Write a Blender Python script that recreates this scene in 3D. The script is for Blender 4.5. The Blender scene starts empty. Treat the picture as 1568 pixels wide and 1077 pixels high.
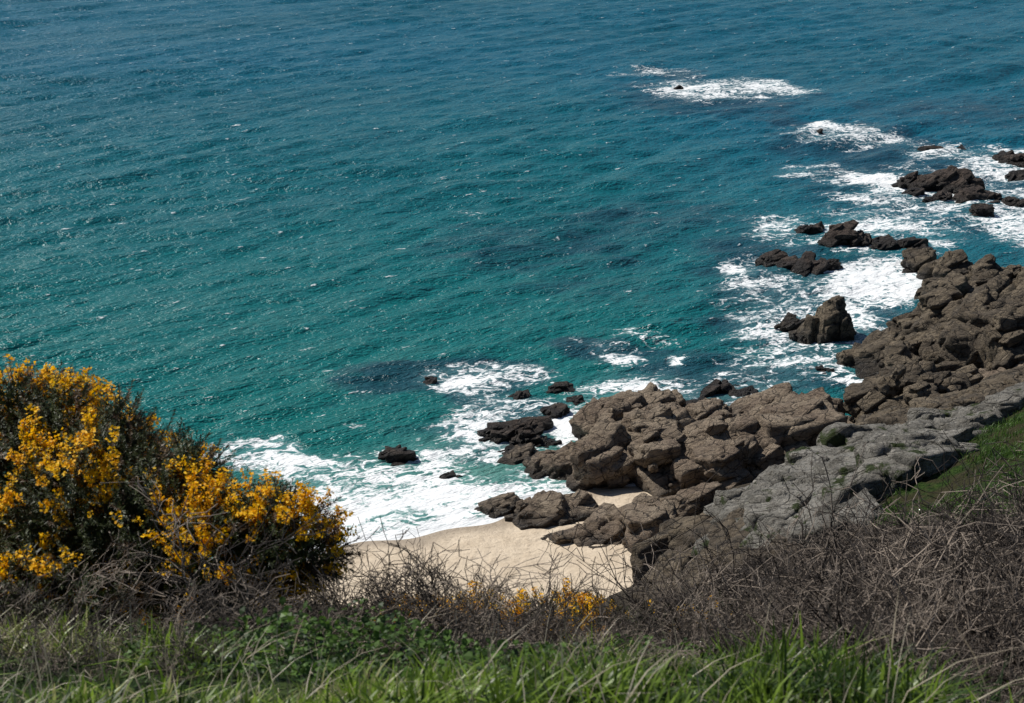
import bpy, bmesh, math, random
import numpy as np
from mathutils import Vector, Matrix
random.seed(7); R = np.random.RandomState(11)
H=50.0; PITCH=math.radians(18.0); F=2487.0; CX,CY=784.0,538.5
scene=bpy.context.scene
rad=math.radians
# ------------------------------------------------ survey helpers (metres, z up, sea level z=0)
def ang(v): return PITCH+math.atan((v-CY)/F)
def depth(y,z): return y*math.cos(PITCH)+(H-z)*math.sin(PITCH)
def at_y(u,v,y):
    z=H-y*math.tan(ang(v)); return ((u-CX)/F*depth(y,z), y, z)
def at_z(u,v,z=0.0):
    y=(H-z)/math.tan(ang(v)); return ((u-CX)/F*depth(y,z), y, z)
# ------------------------------------------------ numpy noise
def _h(i,j,k,s):
    n=(i*374761393+j*668265263+k*2147483647+s*974711)&0xffffffff
    n=((n^(n>>13))*1274126177)&0xffffffff
    n=((n^(n>>16))*2246822519)&0xffffffff
    return ((n^(n>>15))&0xffffff)/float(0xffffff)
def vnoise(p,s=0,flat=False):
    i=np.floor(p).astype(np.int64); f=p-i; f=f*f*(3-2*f); r=0
    for a in (0,1):
        for b in (0,1):
            for c in ((0,) if flat else (0,1)):
                w=(f[:,0] if a else 1-f[:,0])*(f[:,1] if b else 1-f[:,1])
                if not flat: w=w*(f[:,2] if c else 1-f[:,2])
                r=r+w*_h(i[:,0]+a,i[:,1]+b,i[:,2]+c,s)
    return r
def fbm(p,o=4,s=0,flat=False):
    r=0;a=.5;t=0
    for k in range(o):
        r=r+a*vnoise(p*(2.03**k),s+k*17,flat); t+=a; a*=.5
    return r/t-0.5
def fbm2(x,y,sc,o=4,s=0): return fbm(np.stack([x*sc,y*sc,np.zeros_like(x)],1),o,s,True)
# ------------------------------------------------ mesh helper
def make_mesh(name,V,faces,mats,midx=None,smooth=True,attrs=None,parent=None,link=True):
    me=bpy.data.meshes.new(name)
    V=np.asarray(V,dtype=np.float32); me.vertices.add(len(V)); me.vertices.foreach_set("co",V.ravel())
    tot=sum(f.shape[0] for f in faces); lp=sum(f.size for f in faces)
    me.loops.add(lp); me.polygons.add(tot)
    li=np.concatenate([f.ravel() for f in faces]).astype(np.int32)
    lt=np.concatenate([np.full(f.shape[0],f.shape[1]) for f in faces]).astype(np.int32)
    ls=np.concatenate([[0],np.cumsum(lt)[:-1]]).astype(np.int32)
    me.loops.foreach_set("vertex_index",li)
    me.polygons.foreach_set("loop_start",ls); me.polygons.foreach_set("loop_total",lt)
    me.polygons.foreach_set("use_smooth",np.full(tot,smooth))
    for m in mats: me.materials.append(m)
    if midx is not None: me.polygons.foreach_set("material_index",np.asarray(midx,dtype=np.int32))
    if attrs:
        for k,a in attrs.items():
            at=me.attributes.new(k,'FLOAT','POINT'); at.data.foreach_set("value",np.asarray(a,dtype=np.float32))
    me.update(calc_edges=True)
    if not link: return me
    ob=bpy.data.objects.new(name,me); scene.collection.objects.link(ob)
    if parent: ob.parent=parent
    return ob
def grid_faces(nr,nc):
    a=np.arange(nr*nc).reshape(nr,nc)
    return np.stack([a[:-1,:-1].ravel(),a[:-1,1:].ravel(),a[1:,1:].ravel(),a[1:,:-1].ravel()],1)
# ------------------------------------------------ node helper
class NT:
    def __init__(s,name):
        s.m=bpy.data.materials.new(name); s.m.use_nodes=True; s.t=s.m.node_tree
        s.b=s.t.nodes['Principled BSDF']; s.out=s.t.nodes['Material Output']
    def n(s,ty,**k):
        x=s.t.nodes.new(ty)
        for a,b in k.items(): setattr(x,a,b)
        return x
    def l(s,a,b): s.t.links.new(a,b)
    def val(s,sock,v):
        if hasattr(v,'is_linked') or hasattr(v,'links'): s.l(v,sock)
        else: sock.default_value=v
    def math(s,op,a,b=None,c=None,clamp=False):
        x=s.n('ShaderNodeMath',operation=op,use_clamp=clamp); s.val(x.inputs[0],a)
        if b is not None: s.val(x.inputs[1],b)
        if c is not None: s.val(x.inputs[2],c)
        return x.outputs[0]
    def mix(s,f,a,b,mode='MIX'):
        x=s.n('ShaderNodeMix',data_type='RGBA',blend_type=mode); s.val(x.inputs[0],f)
        for i,c in ((6,a),(7,b)):
            if isinstance(c,tuple): c=(*c,1) if len(c)==3 else c
            s.val(x.inputs[i],c)
        return x.outputs[2]
    def noise(s,vec,sc,det=4,rough=.55,dist=0.0,col=False):
        x=s.n('ShaderNodeTexNoise'); s.l(vec,x.inputs['Vector']); x.inputs['Scale'].default_value=sc
        x.inputs['Detail'].default_value=det; x.inputs['Roughness'].default_value=rough; x.inputs['Distortion'].default_value=dist
        return x.outputs['Color' if col else 'Fac']
    def noise2(s,vec,sc,det=4,rough=.55):
        x=s.n('ShaderNodeTexNoise',noise_dimensions='2D'); s.l(vec,x.inputs['Vector']); x.inputs['Scale'].default_value=sc
        x.inputs['Detail'].default_value=det; x.inputs['Roughness'].default_value=rough
        return x.outputs['Fac']
    def vor(s,vec,sc,feat='DISTANCE_TO_EDGE',dim='3D'):
        x=s.n('ShaderNodeTexVoronoi',feature=feat,voronoi_dimensions=dim); s.l(vec,x.inputs['Vector']); x.inputs['Scale'].default_value=sc
        return x.outputs['Distance']
    def mapp(s,vec,rot=(0,0,0),sc=(1,1,1)):
        x=s.n('ShaderNodeMapping'); s.l(vec,x.inputs[0]); x.inputs['Rotation'].default_value=rot
        y=s.n('ShaderNodeMapping'); s.l(x.outputs[0],y.inputs[0]); y.inputs['Scale'].default_value=sc
        return y.outputs[0]
    def ss(s,v,a,b):
        x=s.n('ShaderNodeMapRange',interpolation_type='SMOOTHSTEP'); s.val(x.inputs[0],v); s.val(x.inputs[1],a); s.val(x.inputs[2],b)
        return x.outputs[0]
    def attr(s,nm): return s.n('ShaderNodeAttribute',attribute_name=nm).outputs['Fac']
    def pos(s): return s.n('ShaderNodeNewGeometry').outputs['Position']
    def bump(s,h,dist,strength=1,prev=None):
        x=s.n('ShaderNodeBump'); s.l(h,x.inputs['Height']); x.inputs['Distance'].default_value=dist; x.inputs['Strength'].default_value=strength
        if prev: s.l(prev,x.inputs['Normal'])
        return x.outputs[0]
    def fin(s,col,rough=.8,nor=None,spec=.3):
        s.val(s.b.inputs['Base Color'],(*col,1) if isinstance(col,tuple) else col); s.val(s.b.inputs['Roughness'],rough)
        s.val(s.b.inputs['Specular IOR Level'],spec)
        if nor: s.l(nor,s.b.inputs['Normal'])
        return s.m
# ------------------------------------------------ materials
def mat_rock(name,base,dark,light,wetline=1.2,moss=False,crk=.8,csc=(.5,.9,1.8)):
    t=NT(name); p=t.pos(); z=t.n('ShaderNodeSeparateXYZ'); t.l(p,z.inputs[0]); z=z.outputs[2]
    n1=t.noise(p,.33,3,.6); n2=t.noise(p,1.9,6,.76)
    ad=t.n('ShaderNodeVectorMath',operation='MULTIPLY_ADD'); cv=t.n('ShaderNodeCombineXYZ')
    t.l(n1,cv.inputs[0]); t.l(n2,cv.inputs[1]); t.l(n1,cv.inputs[2]); t.l(cv.outputs[0],ad.inputs[0]); ad.inputs[1].default_value=(1.6,1.0,1.6); t.l(p,ad.inputs[2])
    wp=t.mapp(ad.outputs[0],rot=(.3,.25,.6),sc=csc)
    cr=t.ss(t.vor(wp,.85),0.0,.055)
    c=t.mix(t.ss(n1,.35,.65),base,light); c=t.mix(t.ss(n2,.48,.70),c,dark)
    c=t.mix(t.math('MULTIPLY',t.ss(n2,.46,.28),.6),c,tuple(min(1,x*1.4) for x in light))
    c=t.mix(t.math('MULTIPLY',t.math('SUBTRACT',1.0,cr),crk),c,tuple(x*.25 for x in dark))
    if moss: c=t.mix(t.ss(t.noise(p,.55,4,.65),.56,.64),c,(.05,.07,.02))
    wl=t.math('ADD',z,t.math('MULTIPLY',t.math('SUBTRACT',n1,.5),2.5))
    wet=t.math('SUBTRACT',1.0,t.ss(wl,wetline-.7,wetline+.6))
    c=t.mix(t.math('MULTIPLY',wet,.85),c,(.018,.016,.015))
    rg=t.math('SUBTRACT',.9,t.math('MULTIPLY',wet,.45))
    hgt=t.math('ADD',t.math('MULTIPLY',cr,.4*crk),t.math('MULTIPLY',n2,1.7))
    return t.fin(c,rg,t.bump(hgt,.65,1.0),.3)
M_brown=mat_rock('granite_brown',(.285,.215,.158),(.095,.073,.056),(.42,.335,.245),.8,crk=.75)
M_dark=mat_rock('granite_dark',(.135,.108,.080),(.05,.042,.033),(.27,.215,.15),1.1,crk=.75)
M_wet=mat_rock('granite_wet',(.07,.053,.045),(.026,.022,.02),(.13,.098,.08),.9)
M_grey=mat_rock('granite_grey',(.24,.225,.195),(.08,.072,.06),(.42,.395,.35),-50,True,.6,(.3,1.1,1.8))

def mat_sand():
    t=NT('sand'); p=t.pos(); n=t.noise(p,.6,3); n2=t.noise(p,9,3,.7); n3=t.noise(p,2.2,4,.6)
    wet=t.attr('wet')
    c=t.mix(t.ss(n,.3,.7),(.54,.44,.325),(.62,.515,.39)); c=t.mix(t.math('MULTIPLY',t.ss(n3,.56,.66),.5),c,(.38,.30,.215))
    c=t.mix(t.ss(wet,.2,.8),c,(.36,.29,.215))
    h=t.math('ADD',t.math('MULTIPLY',n2,.25),n3)
    return t.fin(c,t.math('SUBTRACT',.9,t.math('MULTIPLY',wet,.5)),t.bump(h,.25,.8),.25)
M_sand=mat_sand()

def mat_land():
    t=NT('hillside_soil_and_turf'); p=t.pos(); n=t.noise(p,.5,5,.6); n2=t.noise(p,4,4,.7); n3=t.noise(p,1.3,4)
    g=t.attr('green'); rk=t.attr('rock')
    soil=t.mix(t.ss(n2,.35,.7),(.014,.012,.008),(.04,.032,.02))
    soil=t.mix(rk,soil,t.mix(t.ss(n2,.35,.7),(.03,.026,.02),(.13,.11,.085)))
    gr=t.mix(t.ss(n2,.35,.65),(.012,.028,.006),(.05,.09,.018)); gr=t.mix(t.math('MULTIPLY',t.ss(n,.46,.58),.85),gr,(.05,.042,.022))
    gm=t.ss(t.math('ADD',g,t.math('MULTIPLY',t.math('SUBTRACT',n3,.5),1.1)),.35,.6)
    c=t.mix(gm,soil,gr)
    h=t.math('ADD',n3,t.math('MULTIPLY',n2,.5))
    return t.fin(c,.95,t.bump(h,.9,1.0),.1)
M_land=mat_land()

def mat_leaf(name,a,b,trans=.35,attr='rnd',rough=.5,mid=None):
    t=NT(name); r=t.attr(attr); c=t.mix(r,a,b)
    if mid: c=t.mix(t.ss(r,.9,.93),c,mid)
    t.fin(c,rough,None,.3)
    if trans>0:
        tr=t.n('ShaderNodeBsdfTranslucent'); t.l(c,tr.inputs[0]); mx=t.n('ShaderNodeMixShader'); mx.inputs[0].default_value=trans
        t.l(t.b.outputs[0],mx.inputs[1]); t.l(tr.outputs[0],mx.inputs[2]); t.l(mx.outputs[0],t.out.inputs[0])
    return t.m
M_grass=mat_leaf('grass_blade',(.03,.060,.011),(.29,.43,.045),.45,rough=.38,mid=(.34,.34,.14))
M_weed=mat_leaf('weed_leaf',(.018,.038,.010),(.10,.19,.028),.35)
M_straw=mat_leaf('dry_straw',(.25,.20,.13),(.60,.54,.42),.2)
M_spine=mat_leaf('gorse_spines',(.012,.020,.006),(.065,.085,.020),.15)
M_flower=mat_leaf('gorse_flowers',(.90,.44,.002),(1.0,.70,.006),.40,rough=.6)
M_twig=mat_leaf('bare_twigs',(.024,.018,.015),(.38,.31,.25),.0,rough=.8)
M_brownsp=mat_leaf('dead_gorse',(.05,.03,.018),(.16,.105,.055),.1)

# ------------------------------------------------ terrain height (thin-plate through surveyed points)
ctl=[]
for u,v,y in [(0,1077,4.8),(784,1077,4.8),(1568,1090,5.2),(0,1010,7),(784,1010,7),(1300,1060,7),(1568,1070,8),
  (0,1070,14),(400,1072,15),(784,1085,16),(0,1090,40),(784,1100,40),(784,1020,75),(0,1000,75),(0,925,93),(400,940,92),(940,1020,76),(930,1080,40),
  (1100,1064,12),(1100,1045,25),(1100,1000,45),(1100,940,70),(1040,930,82),(1100,868,84),
  (1568,1040,12),(1568,985,20),(1568,925,35),(1568,865,50),(1568,805,63),(1568,715,77),(1568,650,90),(1568,615,103),
  (1300,1060,12),(1300,1020,22),(1300,965,38),(1300,905,55),(1300,850,68),(1300,765,84),(1100,800,94),(1400,705,94),(1480,705,84),(1300,700,103),(1480,648,104),(1200,730,104)]:
    ctl.append(at_y(u,v,y))
for u,v,z in [(784,810,-2),(400,850,-2),(900,770,-2),(960,820,-1),(900,850,-.8),(1010,800,-.5),(960,900,-.8),(880,925,-.5),(784,935,0),(980,870,-.6),(1100,690,-1.5),(1300,610,-1.5),(1430,560,0),(1568,520,1),(1300,450,-4),(1568,380,-5),(784,600,-5),(200,600,-5),(1200,500,-4),(1000,560,-5)]:
    ctl.append(at_z(u,v,0)[:2]+(z,))
ctl+= [(0,0,48.4),(12,0,48.6),(-12,0,48.2),(0,-20,50),(30,-10,50),(-30,-10,48),(-60,50,28),(-60,90,8),(-60,130,-5),(40,20,45),(70,60,36),(75,100,22),(70,130,8),(75,170,-3),(0,2.6,48.1),(40,-30,51),(-40,-30,50)]
C=np.array(ctl)
def tps(r): return np.where(r>1e-9,r*r*np.log(r+1e-12),0)
n=len(C); A=np.zeros((n+3,n+3)); D=np.hypot(C[:,None,0]-C[None,:,0],C[:,None,1]-C[None,:,1]); A[:n,:n]=tps(D)+np.eye(n)*.5
A[:n,n]=1;A[:n,n+1:]=C[:,:2];A[n,:n]=1;A[n+1:,:n]=C[:,:2].T
W=np.linalg.solve(A,np.concatenate([C[:,2],[0,0,0]]))
def land_h(x,y):
    x=np.atleast_1d(np.asarray(x,float)); y=np.atleast_1d(np.asarray(y,float)); out=np.zeros(len(x))
    for s in range(0,len(x),20000):
        xx=x[s:s+20000];yy=y[s:s+20000]
        r=np.hypot(xx[:,None]-C[None,:,0],yy[:,None]-C[None,:,1]); out[s:s+20000]=tps(r)@W[:n]+W[n]+W[n+1]*xx+W[n+2]*yy
    k=np.clip((y-12)/30,0,1)
    return out+fbm2(x,y,.25,4,5)*(.2+.8*k)+fbm2(x,y,1.1,3,15)*.25
def inpoly(x,y,P):
    r=np.zeros(len(x),bool); m=len(P)
    for i in range(m):
        x1,y1=P[i][:2];x2,y2=P[(i+1)%m][:2]
        c=((y1>y)!=(y2>y)); r^= c&(x<(x2-x1)*(y-y1)/((y2-y1)+1e-12)+x1)
    return r
def scatter(P,n):
    P=np.array([p[:2] for p in P]); lo=P.min(0);hi=P.max(0)
    q=lo+R.rand(n*6,2)*(hi-lo); q=q[inpoly(q[:,0],q[:,1],P)]
    return q[:n]
GP=[at_y(u,v,y) for u,v,y in [(1325,815,78),(1390,750,86),(1440,715,92),(1500,668,98),(1568,636,103),(1640,600,108),(1700,790,62),(1568,815,62),(1450,822,68)]]
ty=np.concatenate([np.linspace(-60,0,20)[:-1],np.linspace(0,20,90)[:-1],np.linspace(20,190,230)])
tx=np.concatenate([np.linspace(-90,-12,50)[:-1],np.linspace(-12,12,110)[:-1],np.linspace(12,100,150)])
X,Y=np.meshgrid(tx,ty); x=X.ravel();y=Y.ravel(); z=land_h(x,y)
green=inpoly(x,y,GP).astype(float)
green=np.maximum(green,np.clip((9-y)/4,0,1)*np.clip((1.6-x)/1.0,0,1)*.7)
green=np.maximum(green,np.clip((-y)/3,0,1))
rockm=np.clip((y-74-np.clip(20-x,0,30)*.5)/8,0,1)*(1-green)
gg=green.reshape(X.shape)
for _ in range(2): gg[1:-1,1:-1]=(gg[1:-1,1:-1]+gg[:-2,1:-1]+gg[2:,1:-1]+gg[1:-1,:-2]+gg[1:-1,2:])/5
make_mesh('hillside_terrain',np.stack([x,y,z],1),[grid_faces(len(ty),len(tx))],[M_land],attrs={'green':gg.ravel(),'rock':rockm})

# ------------------------------------------------ beach
s0=np.array(at_z(520,846)[:2]); s1=np.array(at_z(735,796)[:2]); dS=(s1-s0)/np.linalg.norm(s1-s0); nS=np.array([dS[1],-dS[0]])
def beach(x,y):
    a=(x-s0[0])*dS[0]+(y-s0[1])*dS[1]; d=(x-s0[0])*nS[0]+(y-s0[1])*nS[1]
    d=d+.7*np.sin(a*.33+1.3)+.35*np.sin(a*.9)
    return np.where(d>0,.075*d,.05*d), d
bx=np.linspace(-60,30,320);by=np.linspace(80,150,320);X,Y=np.meshgrid(bx,by);x=X.ravel();y=Y.ravel();z,d=beach(x,y)
z=z+fbm2(x,y,.8,3,9)*.14*np.clip(d/3,0,1)
make_mesh('sandy_beach',np.stack([x,y,z],1),[grid_faces(320,320)],[M_sand],attrs={'wet':np.clip(1-d/3.2+fbm2(x,y,.3,3,3)*.6,0,1)})

# ------------------------------------------------ rocks
def ico(sub):
    bm=bmesh.new(); bmesh.ops.create_icosphere(bm,subdivisions=sub,radius=1); bm.verts.ensure_lookup_table()
    v=np.array([w.co[:] for w in bm.verts]); f=np.array([[q.index for q in p.verts] for p in bm.faces]); bm.free(); return v,f
ICO={k:ico(k) for k in (3,4,5)}
def rotm(rx,ry,rz): return np.array(Matrix.Rotation(rz,3,'Z')@Matrix.Rotation(ry,3,'Y')@Matrix.Rotation(rx,3,'X'))
GR=rotm(.22,-.25,.5); GRI=GR.copy()
def cells(pw,sx,sy,sz,s):
    g=pw@GRI; w=np.stack([fbm(pw*.5,2,61+s),fbm(pw*.5+9,2,62+s),fbm(pw*.5+21,2,63+s)],1)*1.3
    c=np.floor(g/np.array([sx,sy,sz])+w).astype(np.int64); return _h(c[:,0],c[:,1],c[:,2],90+s)-.5
def block(c,size,rot,sub=4,rough=.13,taper=0):
    d,f=ICO[sub]; d=d@rotm(*R.uniform(-3,3,3)).T
    N=[np.array(q,float) for q in ((1,0,0),(-1,0,0),(0,1,0),(0,-1,0),(0,0,1),(0,0,-1))]; h=list(R.uniform(.7,1.0,6))
    for k in range(8):
        q=R.normal(size=3); q/=np.linalg.norm(q); N.append(q); h.append(R.uniform(.68,1.0)*(.72+.33*np.abs(q).sum()/1.73))
    N=np.array(N);h=np.array(h)
    q=np.maximum(d@N.T,0)/h; r=(q**50).sum(1)**(-1/50.)
    size=np.array(size); pl=d*r[:,None]
    if taper: pl=pl*np.stack([1-taper*(pl[:,2]+.3).clip(0),1-taper*(pl[:,2]+.3).clip(0),np.ones(len(pl))],1)
    p=(pl*size)@rot.T
    m=float(np.min(size)); pw=p+c
    nn=fbm(pw*(.8/max(m,.5))+7,4,3)*.7
    dd=d@rot.T; m2=min(m,1.6)
    off=nn*rough*2*m+cells(pw,1.7,1.1,.8,0)*.25*m2
    if sub>=4: off=off+cells(pw,.62,.5,.33,5)*.13*m2
    return pw+dd*off[:,None], f
class Rock:
    def __init__(s): s.V=[];s.F=[];s.o=0
    def add(s,c,size,rot,sub=4,rough=.13,taper=0):
        v,f=block(np.array(c,float),size,rot,sub,rough,taper); s.V.append(v); s.F.append(f+s.o); s.o+=len(v)
    def done(s,name,mat): return make_mesh(name,np.concatenate(s.V),[np.concatenate(s.F)],[mat])
FO=[]
def mound(rk,u,vb,vt,w,ry,z0=0,nb=14,bs=.38,core=True):
    yf=(H-z0)/math.tan(ang(vb)); yc=yf+ry; zt=H-yc*math.tan(ang(vt)); h=max(zt-z0,.35)
    sl=depth(yc,z0+h*.5); x=(u-CX)/F*sl; rx=w/2/F*sl
    if z0<=0.01: FO.append((x,yc,rx+.8,ry+.8,.5))
    if core: rk.add((x,yc,z0-.2*h),(rx*.85,ry*.78,h*1.0),GR@rotm(*R.uniform(-.2,.2,3)),5 if rx>1.5 else 4,.14)
    for i in range(nb):
        a=R.uniform(0,2*math.pi); r=math.sqrt(R.uniform(0.02,1)); 
        s=min(rx,ry*1.3,h*1.6+.3)*bs*R.choice([.45,.75,1,1.5],p=[.35,.25,.22,.18])*R.uniform(.85,1.2)
        zz=z0+h*(max(0,1-r**2.0))**.8
        cx=x+math.cos(a)*r*(rx-s*.6); cy=yc+math.sin(a)*r*(ry-s*.3)
        sz=np.array([R.uniform(1.1,2.6),R.uniform(.7,1.1),R.uniform(.5,1.1)])*s
        rk.add((cx,cy,zz-sz[2]*.75),sz,GR@rotm(R.uniform(-.35,.35),R.uniform(-.35,.35),R.uniform(-.5,.5)),4 if s>.4 else 3,.13)
def formation(name,mat,lst,**k):
    r=Rock()
    for m in lst: mound(r,*m,**k)
    return r.done(name,mat)
formation('rocky_headland',M_brown,[(800,712,692,60,1.4),(850,737,695,95,2.6),(920,757,665,110,4),(945,705,612,100,4.5),(1010,768,655,110,4.5),
 (1000,690,600,90,4.5),(1080,768,660,110,4.5),(1110,772,645,120,4.5),(1080,700,622,100,4.5),(1170,755,650,120,5),(1215,735,625,120,4.5),(1180,690,612,100,4.5),(1250,690,606,90,4),(1290,712,642,80,4),(1000,735,630,110,4)],nb=30,bs=.33)
formation('rock_outcrop',M_brown,[(768,792,765,80,1.4),(830,812,760,95,2.2),(890,806,770,85,1.8)],nb=24,bs=.33)
formation('rock_outcrop',M_brown,[(850,846,824,80,1.4),(920,856,802,110,2.2),(1000,866,770,125,3.3),(1065,860,755,90,4),(1100,800,745,100,4)],nb=26,bs=.34)
formation('granite_crag',M_dark,[(1390,697,551,130,5),(1335,700,590,75,4),(1450,685,572,85,4.5),(1370,640,560,90,3),(1480,640,565,60,3)],nb=24,bs=.36)
formation('granite_crag',M_dark,[(1395,545,482,70,4),(1440,565,450,100,6),(1510,585,440,100,6),(1570,595,448,110,7),(1340,570,520,80,3),(1540,620,480,90,5),(1380,590,530,80,4),(1470,600,500,110,5),(1640,600,440,130,9)],nb=26,bs=.36)
formation('granite_crag',M_dark,[(1408,420,384,50,2.5),(1455,440,396,60,3),(1500,450,400,50,2.5),(1548,450,405,60,3),(1440,480,430,80,4),(1520,480,428,90,5),(1600,480,415,90,6)],nb=20,bs=.36)
r=Rock(); c=at_z(1276,527); r.add((c[0],c[1]+2.2,1.0),(2.75,2.3,3.7),rotm(.05,.06,.3),5,.16,.40); r.add((c[0]-1.8,c[1]+1.8,.5),(1.6,1.5,2.4),rotm(.1,.1,.8),4,.14,.35); r.add((c[0]+1.4,c[1]+1.0,.4),(1.2,1.1,2.2),rotm(.1,-.1,.2),4,.14,.3); r.add((c[0]-.3,c[1]+.7,.3),(1.3,1.0,2.0),rotm(.1,-.1,.5),4,.14,.3)
mound(r,1240,524,496,50,1.6,nb=9); mound(r,1208,507,487,50,1.2,nb=10); FO.append((c[0],c[1]+2,4,4,.7)); r.done('sea_stack',M_dark)
formation('sea_rock',M_wet,[(1180,408,388,40,1.4),(1205,416,394,55,1.6),(1240,420,400,60,1.6),(1275,418,397,30,1.5)],nb=14)
formation('sea_rock',M_wet,[(1235,358,346,50,1.4),(1288,380,344,56,2.4),(1318,380,358,40,1.6),(1350,382,364,56,1.8),(1395,386,367,56,2)],nb=14)
formation('sea_rock',M_wet,[(1395,290,266,40,2),(1425,292,266,50,2),(1460,296,262,65,3),(1490,314,288,50,3),(1500,333,314,34,1.5),(1440,308,298,50,1.5),(1400,300,288,30,1.5)],nb=16)
formation('sea_rock',M_wet,[(1540,250,236,40,2),(1565,255,236,50,3),(1600,262,236,60,4),(1560,275,264,40,2)],nb=12)
formation('sea_rock',M_wet,[(1520,314,297,40,2),(1548,318,302,36,2),(1425,235,224,40,2),(1470,232,226,24,1.5)],nb=9)
r=Rock(); mound(r,608,711,684,62,1.3,nb=12,bs=.3,core=False); c=at_z(608,706); r.add((c[0],c[1]+.6,.05),(1.45,1.2,.95),rotm(.1,.1,.3),4,.16); r.done('sea_rock',M_wet)
formation('sea_rock',M_wet,[(752,676,656,40,1.2),(775,682,650,50,1.6),(805,686,648,50,1.6),(820,666,642,46,1.3),(850,642,622,46,1.3),(800,699,684,70,1.1),(835,690,676,40,1.0)],nb=16,bs=.34)
formation('sea_rock',M_wet,[(860,604,588,46,1.2),(795,611,603,26,.8),(905,636,624,36,1.2),(880,620,610,30,.8)],nb=12)
formation('sea_rock',M_wet,[(1105,611,590,66,1.6),(1140,612,600,50,1.4),(1185,620,602,50,1.6),(1060,640,614,50,1.6)],nb=14)
formation('sea_rock',M_wet,[(686,735,727,42,.5),(1255,575,563,32,1.0)],nb=9)
formation('sea_rock',M_wet,[(1040,138,132,18,1.2)],nb=6); formation('sea_rock',M_wet,[(1254,207,199,12,1.2),(660,588,582,24,.8)],nb=6)
formation('sea_rock',M_brown,[(1510,640,568,60,3),(1560,640,560,70,4),(1500,660,600,60,3)],nb=18)
def slabs(name,mat,poly,n,smin,smax,sink=.1,flat=1,lx=(1.1,2.4)):
    P=[at_y(*p) for p in poly]; q=scatter(P,n); zz=land_h(q[:,0],q[:,1]); e=1.5
    gx=(land_h(q[:,0]+e,q[:,1])-zz)/e; gy=(land_h(q[:,0],q[:,1]+e)-zz)/e
    r=Rock()
    for i in range(len(q)):
        s=smin+(smax-smin)*R.rand()**1.8; tx=math.atan(gy[i])*.5; tyy=-math.atan(gx[i])*.5
        rot=rotm(tx,tyy,0)@rotm(R.uniform(-.3,.3),R.uniform(-.3,.3),.55+R.uniform(-.3,.3))
        r.add((q[i,0],q[i,1],zz[i]-s*sink),(s*R.uniform(*lx),s*R.uniform(.5,.9),s*R.uniform(.6,1.1)*flat),rot,4,.14)
    r.done(name,mat)
slabs('granite_slabs',M_grey,[(1085,812,92),(1180,745,100),(1300,700,104),(1480,700,94),(1470,712,88),(1400,755,83),(1320,800,78),(1200,840,79),(1120,855,84)],210,.45,2.0,.0,lx=(1.2,2.3))
slabs('granite_slabs',M_grey,[(1290,702,104),(1420,655,108),(1568,620,106),(1640,600,112),(1568,640,100),(1480,685,95),(1330,730,98)],110,.5,1.8,.0,lx=(1.2,2.2))
slabs('cliff_base_rocks',M_dark,[(1005,905,87),(1025,860,92),(1080,815,95),(1140,840,85),(1200,860,78),(1160,900,72),(1060,920,78)],130,.6,1.9,-.1)
slabs('granite_crag',M_dark,[(1300,700,106),(1420,650,110),(1640,600,116),(1640,560,125),(1420,610,122),(1300,650,120)],120,.7,2.2,-.1)

# ------------------------------------------------ sea
cols=np.concatenate([np.radians(np.linspace(-88,-24,40)[:-1]),np.radians(np.linspace(-24,24,640)),np.radians(np.linspace(24,88,40)[1:])])
rows=np.concatenate([np.linspace(60,95,20)[:-1],np.exp(np.linspace(math.log(95),math.log(620),680))[:-1],np.exp(np.linspace(math.log(620),math.log(9000),40))])
A_,R_=np.meshgrid(cols,rows); x=(np.sin(A_)*R_).ravel(); y=(np.cos(A_)*R_).ravel()
def M3(u,v,ru,rv):
    c=at_z(u,v); t=at_z(u,v-rv)[1]; b=at_z(u,v+rv)[1]; return c[0],(t+b)/2,ru/F*depth(c[1],0),(t-b)/2
E=[(640,765,160,50,1.15),(560,812,120,30,1.35),(690,785,90,26,1.25),(450,715,100,26,.95),(360,705,50,18,.7),(500,760,80,34,1.0),(790,735,80,28,1.1),(860,740,30,16,1.1),(745,650,110,46,.85),(600,690,90,40,.75),(878,655,34,46,1.15),(700,588,100,22,.75),(780,600,80,20,.75),(930,610,110,26,.65),
 (942,550,34,14,.85),(1036,553,20,7,1.0),(1010,590,150,24,.6),(1010,505,60,12,.4),(1180,495,80,26,.8),(1220,460,120,70,.62),(1340,430,80,46,1.15),(1310,490,50,46,.95),(1350,350,90,34,.8),(1200,350,70,20,.7),(1125,403,40,11,.85),(1240,550,120,46,.65),(1160,590,60,20,.7),(1290,605,34,30,1.1),
 (1345,278,55,17,1.1),(1440,300,160,42,.75),(1530,345,80,34,.85),(1560,250,110,26,.9),(1470,238,90,18,.75),(1100,137,112,17,.75),(1060,135,60,10,1.0),(1180,135,55,11,.85),(1290,207,88,15,.7),(1262,196,36,8,.9),(1250,268,70,14,.5),(1120,340,40,10,.35),(730,325,40,9,.45),(930,525,60,14,.45),(1000,112,60,9,.5)]
FO+= [(*M3(a,b,c,d),s) for a,b,c,d,s in E]
wx=x+fbm2(x,y,.10,4,1)*10; wy=y+fbm2(x,y,.10,4,2)*16
foam=np.zeros(len(x))
for (a,b,c,d,s) in FO:
    q=((wx-a)/(c*1.25))**2+((wy-b)/(d*1.25))**2; m=q<1
    foam[m]=np.maximum(foam[m],s*(1-q[m])**.7)
bz,bd=beach(x,y)
inb=(x>-60)&(x<12)&(y<135)
foam=np.where(inb,np.maximum(foam,1.35*np.clip(1-(-bd)/4.5,0,1)**.8),foam)
shallow=np.where((x<25),np.clip(1-(-bd)/26,0,1),0)*np.clip((x+70)/20,0,1)
dark=np.zeros(len(x))
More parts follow.
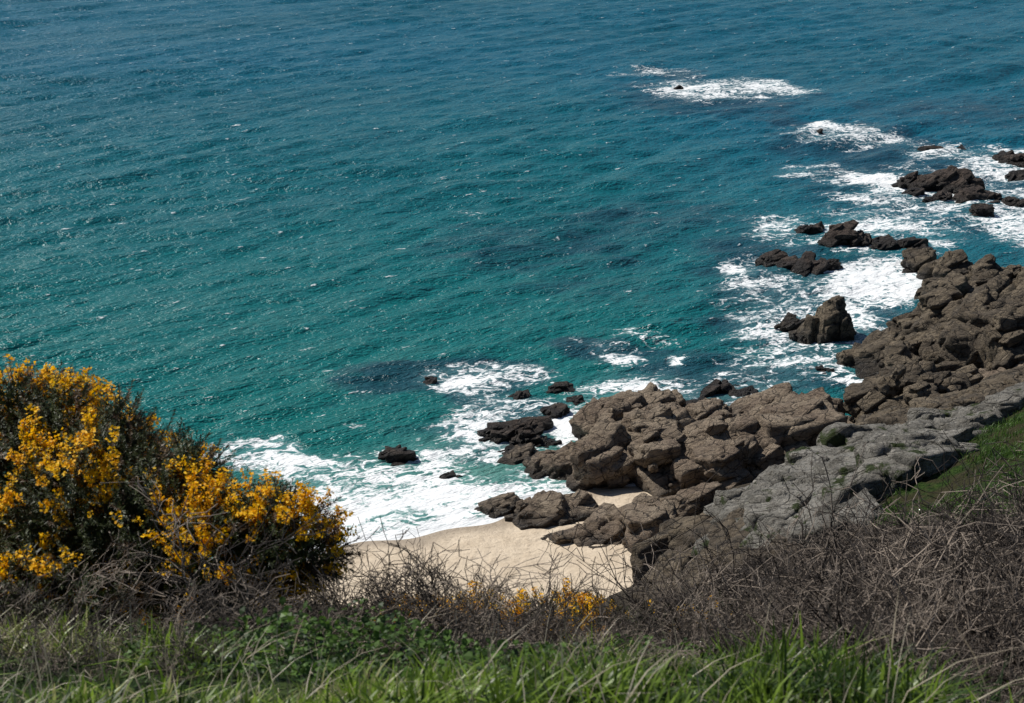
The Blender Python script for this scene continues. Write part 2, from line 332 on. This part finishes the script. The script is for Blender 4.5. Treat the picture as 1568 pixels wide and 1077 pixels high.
for a,b,c,d,s in [(720,385,90,40,.5),(850,380,200,55,.5),(1000,340,200,40,.5),(930,535,120,24,.85),(660,580,150,26,1.05),(560,600,100,22,.85),(780,610,110,30,.95),(1060,560,120,30,.75),(1100,150,160,34,.7),(1300,215,140,30,.7),(1010,115,60,10,.7),(1210,188,50,10,.8),(1450,290,230,80,.7),(1200,400,170,50,.65),(1250,480,200,90,.7),(1140,590,220,50,.75),(730,660,150,40,.55),(1480,170,200,30,.5),(900,445,160,20,.4)]:
    X0,Y0,A0,B0=M3(a,b,c,d); q=((wx-X0)/(A0*1.2))**2+((wy-Y0)/(B0*1.2))**2; dark=np.maximum(dark,s*np.clip(1-q,0,1)**.7)
z=np.zeros(len(x)); RW=np.random.RandomState(3)
dist=np.hypot(x,y); dampn=np.clip((y-100)/60,0.15,1)
ww1=fbm2(x,y,.02,2,6)*6; ww2=fbm2(x,y,.05,2,26)*4; grp=1+1.2*fbm2(x,y,.03,2,36)
for i in range(44):
    L=1.2*(1.077**i); k=2*math.pi/L; th=rad(130)+RW.normal()*.30
    amp=.0105*L**.85*RW.uniform(.5,1.3)
    if L>11: amp*=.7; th=rad(135)+RW.normal()*.07
    keep=np.clip(1.6-dist/(L*110),0,1)
    s_=np.sin(k*(x*math.cos(th)+y*math.sin(th))+RW.uniform(0,6.28)+(ww1 if i%2 else ww2)); z+=amp*keep*(s_+.3*(1-2*s_*s_))
z*=dampn*grp*np.clip(1.0-foam*.4,.5,1)
z+=np.clip(foam,0,1)*.06+fbm2(x,y,1.2,3,4)*.35*np.clip(foam,0,1)*np.clip((y-118)/10,0,1)
z=np.where(inb&(bd>-2),z*np.clip(-bd/2,0.1,1),z)
def mat_sea():
    t=NT('sea_water'); p=t.pos(); foam=t.attr('foam'); dark=t.attr('dark'); sh=t.attr('shallow'); far=t.attr('far')
    q=t.mapp(p,rot=(0,0,rad(-40)),sc=(.38,1,1)); q2=t.mapp(p,rot=(0,0,rad(-26)),sc=(.45,1,1))
    big=t.noise2(q,.02,3,.6)
    c=t.mix(far,(.003,.138,.124),(.003,.116,.180)); c=t.mix(t.math('MULTIPLY',t.ss(big,.38,.66),.35),c,(.003,.085,.115))
    c=t.mix(t.math('MULTIPLY',t.ss(sh,.1,.85),.7),c,(.12,.28,.235))
    w1=t.noise2(q,.7,4,.68); w2=t.noise2(q2,2.6,2,.65)
    dn=t.ss(t.math('ADD',dark,t.math('MULTIPLY',t.math('SUBTRACT',t.noise2(q2,.25,4,.6),.5),.9)),.15,.75)
    c=t.mix(t.math('MULTIPLY',dn,.72),c,(.010,.036,.066))
    h=t.math('ADD',w1,t.math('MULTIPLY',w2,.25))
    h=t.math('MULTIPLY',h,t.math('SUBTRACT',1.0,t.math('MULTIPLY',foam,.6,clamp=True)))
    pw=t.n('ShaderNodeVectorMath',operation='MULTIPLY_ADD'); cn=t.n('ShaderNodeTexNoise',noise_dimensions='2D'); t.l(p,cn.inputs['Vector']); cn.inputs['Scale'].default_value=.45; cn.inputs['Detail'].default_value=3
    t.l(cn.outputs['Color'],pw.inputs[0]); pw.inputs[1].default_value=(3,3,0); t.l(t.mapp(p,rot=(0,0,rad(-25)),sc=(.6,1,1)),pw.inputs[2]); pw=pw.outputs[0]
    r1=t.math('SUBTRACT',1.0,t.math('MULTIPLY',t.math('ABSOLUTE',t.math('SUBTRACT',t.noise2(pw,.8,5,.62),.5)),7.0),clamp=True)
    e=t.math('SUBTRACT',1.0,t.math('MULTIPLY',t.vor(pw,.8,dim='2D'),3.2),clamp=True)
    n5=t.noise2(p,2.6,4,.75)
    lace=t.math('ADD',t.math('MULTIPLY',r1,.5),t.math('ADD',t.math('MULTIPLY',e,.35),t.math('MULTIPLY',n5,.6)))
    patch=t.math('MULTIPLY',t.math('SUBTRACT',t.noise2(pw,.22,3,.6),.5),1.5)
    tot=t.math('ADD',t.math('ADD',foam,lace),patch)
    fm=t.math('MULTIPLY',t.ss(tot,1.25,1.68),t.ss(foam,.02,.2))
    c=t.mix(t.math('MULTIPLY',t.ss(foam,.15,1.0),.38),c,(.14,.30,.31))
    fl=t.ss(t.math('ADD',w1,t.math('MULTIPLY',w2,.25)),.83,.875); fm=t.math('MAXIMUM',fm,t.math('MULTIPLY',fl,.7))
    c=t.mix(fm,c,(.82,.84,.85))
    nb=t.bump(h,1.0,1.0)
    t.fin(c,t.math('ADD',.27,t.math('MULTIPLY',fm,.55)),nb,.5); t.b.inputs['IOR'].default_value=1.33
    return t.m
far=np.clip((y-110)/250,0,1)+np.clip((x-10)/110,0,.35)
make_mesh('sea',np.stack([x,y,z],1),[grid_faces(len(rows),len(cols))],[mat_sea()],attrs={'foam':foam,'dark':dark,'shallow':shallow,'far':np.clip(far,0,1)})
make_mesh('seabed',np.array([[-9000,-100,-14],[9000,-100,-14],[9000,9000,-14],[-9000,9000,-14]]),[np.array([[0,1,2,3]])],[M_sand])

# ------------------------------------------------ plant building blocks
def merge(tmpls,Ts,which):
    Vs=[];Fs=[];Ms=[];Rs=[];o=0
    for k,(V,Fq,Mi,Rd) in enumerate(tmpls):
        T=Ts[which==k]
        if len(T)==0: continue
        P=np.einsum('nij,vj->nvi',T[:,:,:3],V)+T[:,None,:,3]
        m=len(T); nv=len(V)
        Vs.append(P.reshape(-1,3)); Fs.append((Fq[None]+(np.arange(m)*nv)[:,None,None]+o).reshape(-1,Fq.shape[1])); o+=m*nv
        Ms.append(np.tile(Mi,m)); Rs.append(np.clip(np.tile(Rd,m)*.6+np.repeat(R.rand(m),nv)*.4,0,1))
    return np.concatenate(Vs),np.concatenate(Fs),np.concatenate(Ms),np.concatenate(Rs)
def perp(d):
    a=np.array([0,0,1.]) if abs(d[2])<.9 else np.array([1.,0,0]); s=np.cross(d,a); s/=np.linalg.norm(s); return s,np.cross(d,s)
def sprig(flowers,L=.14,dead=False,ns=26):
    V=[];Q=[];M=[];Rn=[]
    def tri4(a,b,c,d,m,r):
        o=len(V); V.extend([a,b,c,d]); Q.append([o,o+1,o+2,o+3]); M.append(m); Rn.extend([r]*4)
    for i in range(ns):
        t=R.uniform(0,1); p=np.array([0,0,t*L]); a=R.uniform(0,6.28); el=R.uniform(.1,.9)
        d=np.array([math.cos(a)*math.cos(el),math.sin(a)*math.cos(el),math.sin(el)]); s,_=perp(d); ln=R.uniform(.025,.045)*(1-.45*t)
        w=.0036; tri4(p-s*w,p+s*w,p+d*ln+s*w*.3,p+d*ln-s*w*.3,2 if dead else 0,R.rand())
    tri4(np.array([-.003,0,0]),np.array([.003,0,0]),np.array([.001,0,L]),np.array([-.001,0,L]),2,.5)
    for i in range(flowers):
        t=R.uniform(.3,1.0); a=R.uniform(0,6.28); rr=R.uniform(.008,.026); c=np.array([math.cos(a)*rr,math.sin(a)*rr,t*L])
        for j in range(2):
            d=R.normal(size=3)+np.array([math.cos(a),math.sin(a),.6]); d/=np.linalg.norm(d); s,u=perp(d); w=R.uniform(.007,.011); l=R.uniform(.013,.019)
            tri4(c-s*w*.6,c+d*l*.5-s*w,c+d*l,c+d*l*.5+s*w,1,R.rand())
    return np.array(V),np.array(Q),np.array(M),np.array(Rn)
SPR=[sprig(0,ns=32),sprig(0,ns=32),sprig(18,ns=14),sprig(26,ns=10),sprig(0,dead=True),sprig(10,ns=18)]
def frames(P,D,S):
    D=D/np.linalg.norm(D,axis=1)[:,None]; a=np.where(np.abs(D[:,2:3])<.9,np.array([[0,0,1.]]),np.array([[1.,0,0]]))
    s=np.cross(D,a); s/=np.linalg.norm(s,axis=1)[:,None]; u=np.cross(D,s); th=R.uniform(0,6.28,len(P))[:,None]
    s2=s*np.cos(th)+u*np.sin(th); u2=np.cross(D,s2)
    T=np.zeros((len(P),3,4)); T[:,:,0]=s2*S[:,None];T[:,:,1]=u2*S[:,None];T[:,:,2]=D*S[:,None];T[:,:,3]=P; return T
def gorse(name,lobes,dens,flw=.8,scale=1.0,thr=0.0,ns=4.6):
    Ts=[];Wh=[]
    for L_ in lobes:
        (u,v,ru,rv,y)=L_[:5]; th_=L_[5] if len(L_)>5 else thr
        c=np.array(at_y(u,v,y)); sl=depth(c[1],c[2]); a=ru/F*sl; b=rv/F*sl; m=int(dens*4*math.pi*a*b)
        d=R.normal(size=(m,3)); d/=np.linalg.norm(d,axis=1)[:,None]; rr=R.uniform(.6,.97,m)
        lump=1+fbm(d*2.8+c,3,8)*.75
        P=c+d*np.array([a,a,b])*(rr*lump)[:,None]
        D=d+R.normal(size=(m,3))*.35+np.array([0,0,.4])
        Ts.append(frames(P,D,R.uniform(.6,1.15,m)*scale))
        nz=fbm(P*ns,2,41)
        f=(nz>th_)&(rr>.70)&(R.rand(m)<flw)&(d[:,2]>-.8)
        w=np.where(f,R.choice([2,3,5],m,p=[.35,.5,.15]),np.where((R.rand(m)<.12)|((d[:,0]>.5)&(R.rand(m)<.3)),4,R.choice([0,1],m)))
        Wh.append(w)
    V,Q,M,Rn=merge(SPR,np.concatenate(Ts),np.concatenate(Wh))
    return make_mesh(name,V,[Q],[M_spine,M_flower,M_brownsp],M,False,{'rnd':Rn})
gorse('gorse_bush',[(60,760,185,165,8.8,.0),(170,782,150,150,8.3,.01),(-100,790,200,180,8.8,.0),(260,830,112,124,8.0,.01),(340,860,105,90,7.8,.04),(442,836,72,84,7.8,-.04),(120,890,200,80,7.9,.05),(-80,900,160,80,7.9,.05),(290,730,42,52,8.2,.2),(190,655,26,46,8.5,.2),(95,622,60,36,8.8,.02),(20,605,40,26,8.8,-.05),(395,798,50,46,7.9,.0),(490,850,32,38,7.8,.3)],600,ns=5.6)
gorse('gorse_bush',[(640,962,60,26,16),(735,955,70,32,16.5),(840,952,65,30,17),(900,960,50,26,16),(590,955,40,18,15.5)],200,flw=.8,scale=1.5,thr=-.08,ns=2.5)
gorse('gorse_bush',[(1010,975,60,26,17),(1100,962,70,26,18),(1190,990,50,22,17)],150,flw=.4,scale=1.5,thr=.02,ns=2.5)

def tube(V,Q,a,b,ra,rb):
    d=b-a; L=np.linalg.norm(d); d=d/(L+1e-9); s,u=perp(d); o=len(V)
    for k in range(3):
        t=k*2.0944; V.append(a+(s*math.cos(t)+u*math.sin(t))*ra)
    for k in range(3):
        t=k*2.0944; V.append(b+(s*math.cos(t)+u*math.sin(t))*rb)
    for k in range(3): Q.append([o+k,o+(k+1)%3,o+3+(k+1)%3,o+3+k])
def shrub(stems=7,h=1.2,spread=.9,r0=.012,kids=2,rmin=.0028,wob=.20,te=2.2):
    V=[];Q=[];Rn=[]
    def grow(p,d,L,r,lev,tone):
        ns=6 if lev==0 else (4 if lev==1 else 2); q=p.copy()
        for i in range(ns):
            d=d+R.normal(size=3)*(wob+.12*lev)+np.array([0,0,.03]); d/=np.linalg.norm(d); e=q+d*L/ns
            r2=r*(1-.75*(i+1)/ns) ; r1=r*(1-.75*i/ns); tube(V,Q,q,e,max(r1,rmin),max(r2,rmin*.9)); Rn.extend([tone*R.uniform(.6,1)]*6); q=e
            if lev<2 and (i>0 or lev>0):
                for _ in range(kids if lev==0 else 1+(R.rand()<.5)):
                    dd=d+R.normal(size=3)*.7; dd/=np.linalg.norm(dd); grow(q,dd,L*R.uniform(.35,.6),r2*.8+.001,lev+1,tone)
    for s in range(stems):
        a=R.uniform(0,6.28); t=R.uniform(.1,spread); d=np.array([math.cos(a)*t,math.sin(a)*t,1.]); d/=np.linalg.norm(d)
        grow(np.array([math.cos(a),math.sin(a),0])*R.uniform(0,.15),d,h*R.uniform(.6,1.1),r0*R.uniform(.7,1.2),0,R.rand()**te)
    return make_mesh('twigs',np.array(V),[np.array(Q)],[M_twig],None,True,{'rnd':np.array(Rn)},link=False)
SH=[shrub(kids=1+(i%2),wob=.25,r0=.017,rmin=.0032,te=1.7) for i in range(6)]; LOW=[shrub(8,.7,1.6,.008) for _ in range(3)]; FARS=[shrub(7,1.3,1.1,.03,kids=1,rmin=.007,te=1.8) for _ in range(4)]
def scrub(name,pts,meshes,smin,smax,sink=.08):
    e=bpy.data.objects.new(name,None); scene.collection.objects.link(e); z=land_h(pts[:,0],pts[:,1])
    for i,(px,py) in enumerate(pts):
        o=bpy.data.objects.new('shrub_%d'%i,meshes[R.randint(len(meshes))]); scene.collection.objects.link(o); o.parent=e
        o.location=(px,py,z[i]-sink); s=R.uniform(smin,smax); o.scale=(s*R.uniform(.9,1.3),s*R.uniform(.9,1.3),s*R.uniform(.8,1.1)); o.rotation_euler=(R.uniform(-.2,.2),R.uniform(-.2,.2),R.uniform(0,6.28))
far_poly=[at_y(u,v,y) for u,v,y in [(1010,925,78),(1110,900,76),(1250,860,71),(1335,830,70),(1450,838,64),(1580,830,60),(1700,830,60),(1700,1000,22),(1500,1000,22),(1200,1000,24),(1050,1030,26)]]
q=scatter(far_poly,400); scrub('bramble_scrub',q,FARS,.5,1.4)
mid_poly=[at_y(u,v,y) for u,v,y in [(1000,1040,25),(1100,1030,25),(1650,960,25),(1750,1050,11),(1400,1060,11),(1100,1060,13)]]
q=scatter(mid_poly,110); scrub('bramble_scrub',q,SH,.7,1.35)
q=scatter([(1.5,7.0),(4.6,7.0),(6.0,12),(2.4,12)],40); scrub('bramble_scrub',q,SH,.5,.95)
q=scatter([(1.2,5.2),(4.2,4.8),(5.0,8),(1.3,8.5)],50); scrub('bramble_scrub',q,SH+LOW,.25,.5)
cen=[(-9,12),(-2,12),(4,13),(6,24),(-4,24),(-12,20)]
q=scatter(cen,60); scrub('bramble_scrub',q,LOW+SH,.3,.5)
under=[(-3.6,6.2),(-.4,6.3),(.6,8.6),(-.5,9.5),(-4,9.5)]
q=scatter(under,62); scrub('dead_undergrowth',q,LOW,.4,.8)
q=scatter([(-.8,7.0),(2.6,6.2),(3.8,8.6),(0,9.3)],34); scrub('dead_undergrowth',q,LOW+SH,.3,.5)
q=scatter([(-3,5),(1.5,5),(1.5,7),(-3,7)],34); scrub('dead_undergrowth',q,LOW,.2,.42)
fx=np.array([at_y(935,1050,13)[:2],at_y(1085,1050,12)[:2],at_y(1365,1050,11)[:2],at_y(880,1050,14)[:2],at_y(760,1050,13)[:2]]); scrub('bare_shrub',fx,SH,.75,.95)
fx=np.array([at_y(590,1050,10)[:2],at_y(690,1050,11)[:2],at_y(1225,1050,9)[:2],at_y(1480,1050,9)[:2]]); scrub('bare_shrub',fx,SH,.5,.7)

# ------------------------------------------------ grass
def blades(name,q,lmin,lmax,wid,mat,lean=.5,clump=1.5,cs=.9):
    m=len(q); z=land_h(q[:,0],q[:,1])
    L=R.uniform(lmin,lmax,m)*np.clip(1+cs*2.2*fbm2(q[:,0],q[:,1],clump,3,60),.3,2); az=R.uniform(0,6.28,m); side=np.stack([np.cos(az),np.sin(az),np.zeros(m)],1)
    fw=np.stack([-np.sin(az),np.cos(az),np.zeros(m)],1); fw=fw+np.array([.12,0,0]); bend=R.uniform(.1,1.0,m)*lean
    P0=np.stack([q[:,0],q[:,1],z-.03],1); ts=[0,.35,.7,1.0]; w=R.uniform(.6,1.4,m)*wid; V=np.zeros((m,8,3))
    for i,t in enumerate(ts):
        c=P0+np.array([0,0,1])*(L*(t-.55*bend*t*t))[:,None]+fw*(L*bend*t*t*1.1)[:,None]
        ww=(w*(1,.95,.6,.08)[i])[:,None]; V[:,2*i]=c-side*ww; V[:,2*i+1]=c+side*ww
    f=np.array([[0,1,3,2],[2,3,5,4],[4,5,7,6]]); Fq=(f[None]+(np.arange(m)*8)[:,None,None]).reshape(-1,4)
    rn=np.clip(R.rand(m)*.8+fbm2(q[:,0],q[:,1],1.1,3,90)*2.2+.1,0,1)
    return make_mesh(name,V.reshape(-1,3),[Fq],[mat],None,True,{'rnd':np.repeat(rn,8)})
near=[(-4.2,3.6),(1.6,3.6),(1.3,5.2),(1.0,6.4),(.7,7.4),(-4.5,7.4)]
tc=scatter(near,900); k=fbm2(tc[:,0],tc[:,1],1.2,3,70); tc=tc[k>-.05]
i_=R.randint(len(tc),size=14000); q=tc[i_]+R.normal(size=(14000,2))*.05*R.uniform(.5,1.8,len(tc))[i_][:,None]
blades('foreground_grass',q,.08,.25,.0055,M_grass,1.0)
q=scatter(near,7000); blades('foreground_grass',q,.05,.12,.0036,M_weed,.8)
q=scatter(near,2000); blades('dry_grass',q,.14,.36,.0020,M_straw,1.0)
q=scatter([(1.0,4.4),(4.5,4.4),(4.5,7.5),(1.0,7.5)],1500); blades('dry_grass',q,.08,.22,.003,M_weed,1.1)
def weeds(name,q,z):
    m=len(q); V=np.zeros((m,6,3)); az=R.uniform(0,6.28,m); up=R.uniform(.0,1.3,m)
    d=np.stack([np.cos(az)*np.cos(up),np.sin(az)*np.cos(up),np.sin(up)],1); s=np.stack([-np.sin(az),np.cos(az),np.zeros(m)],1)
    hh=.17*np.clip(.7+2.6*fbm2(q[:,0],q[:,1],1.7,3,33),.1,1.8)
    P=np.stack([q[:,0],q[:,1],z+R.uniform(.02,1,m)*hh],1); L=R.uniform(.02,.05,m)[:,None]; w=L*R.uniform(.2,.4,m)[:,None]
    V[:,0]=P;V[:,1]=P+d*L*.4-s*w;V[:,2]=P+d*L*.75-s*w*.8;V[:,3]=P+d*L-np.array([0,0,.01]);V[:,4]=P+d*L*.75+s*w*.8;V[:,5]=P+d*L*.4+s*w
    return make_mesh(name,V.reshape(-1,3),[np.arange(m*6).reshape(m,6)],[M_weed],None,False,{'rnd':np.repeat(R.rand(m),6)})
q=scatter([(-1.5,5.2),(1.2,4.7),(1.4,6.5),(1.0,8.2),(-1.6,8.2)],13000); k=fbm2(q[:,0],q[:,1],1.3,3,44); q=q[k>-.06]; weeds('leafy_weeds',q,land_h(q[:,0],q[:,1]))
q=scatter(GP,11000); k=fbm2(q[:,0],q[:,1],.35,3,51); q=q[k>-.02]; blades('clifftop_grass',q,.15,.5,.022,M_weed,.9,clump=.5)
r_V=[];r_Q=[]
for (u,v,y,u2,v2,y2) in [(530,1077,5.2,400,962,5.6),(1040,1060,6,1030,950,6.2),(1005,1077,6,900,990,6.3),(590,960,12,588,870,12),(255,1000,6.2,150,940,6.5),(360,1060,5.6,470,985,6),(700,1060,5.6,760,975,6),(120,1040,5.8,60,950,6.2),(1180,1060,5.8,1290,960,6.2)]:
    a=np.array(at_y(u,v,y));b=np.array(at_y(u2,v2,y2)); a=a-(b-a)*.4
    mid=(a+b)/2+R.normal(size=3)*.02; tube(r_V,r_Q,a,mid,.004,.0035); tube(r_V,r_Q,mid,b,.0035,.0015)
make_mesh('dry_stalks',np.array(r_V),[np.array(r_Q)],[M_straw],None,True,{'rnd':np.full(len(r_V),.8)})

# ------------------------------------------------ light, sky, camera
EL,AZ=49,-55
w=bpy.data.worlds.new("World"); scene.world=w; w.use_nodes=True; nt=w.node_tree; bg=nt.nodes['Background']
sk=nt.nodes.new('ShaderNodeTexSky'); sk.sky_type='NISHITA'; sk.sun_disc=False; sk.sun_elevation=rad(EL); sk.sun_rotation=rad(AZ); sk.dust_density=.3; sk.ozone_density=2
nt.links.new(sk.outputs[0],bg.inputs[0]); bg.inputs[1].default_value=.06
sd=bpy.data.lights.new('sun','SUN'); sd.energy=5.0; sd.angle=rad(.53); sd.color=(1,.96,.89); so=bpy.data.objects.new('sun',sd); scene.collection.objects.link(so)
dv=Vector((math.sin(rad(AZ))*math.cos(rad(EL)),math.cos(rad(AZ))*math.cos(rad(EL)),math.sin(rad(EL)))); so.rotation_euler=dv.to_track_quat('Z','Y').to_euler(); so.location=(0,0,100)
cd=bpy.data.cameras.new('camera'); co=bpy.data.objects.new('camera',cd); scene.collection.objects.link(co); scene.camera=co
co.location=(0,0,H); co.rotation_euler=(rad(90)-PITCH,0,0); cd.sensor_width=36; cd.lens=36*F/1568; cd.clip_end=30000; cd.clip_start=.1
cd.dof.use_dof=True; cd.dof.focus_distance=120; cd.dof.aperture_fstop=9
scene.view_settings.view_transform='Standard'; scene.view_settings.look='None'; scene.view_settings.exposure=0
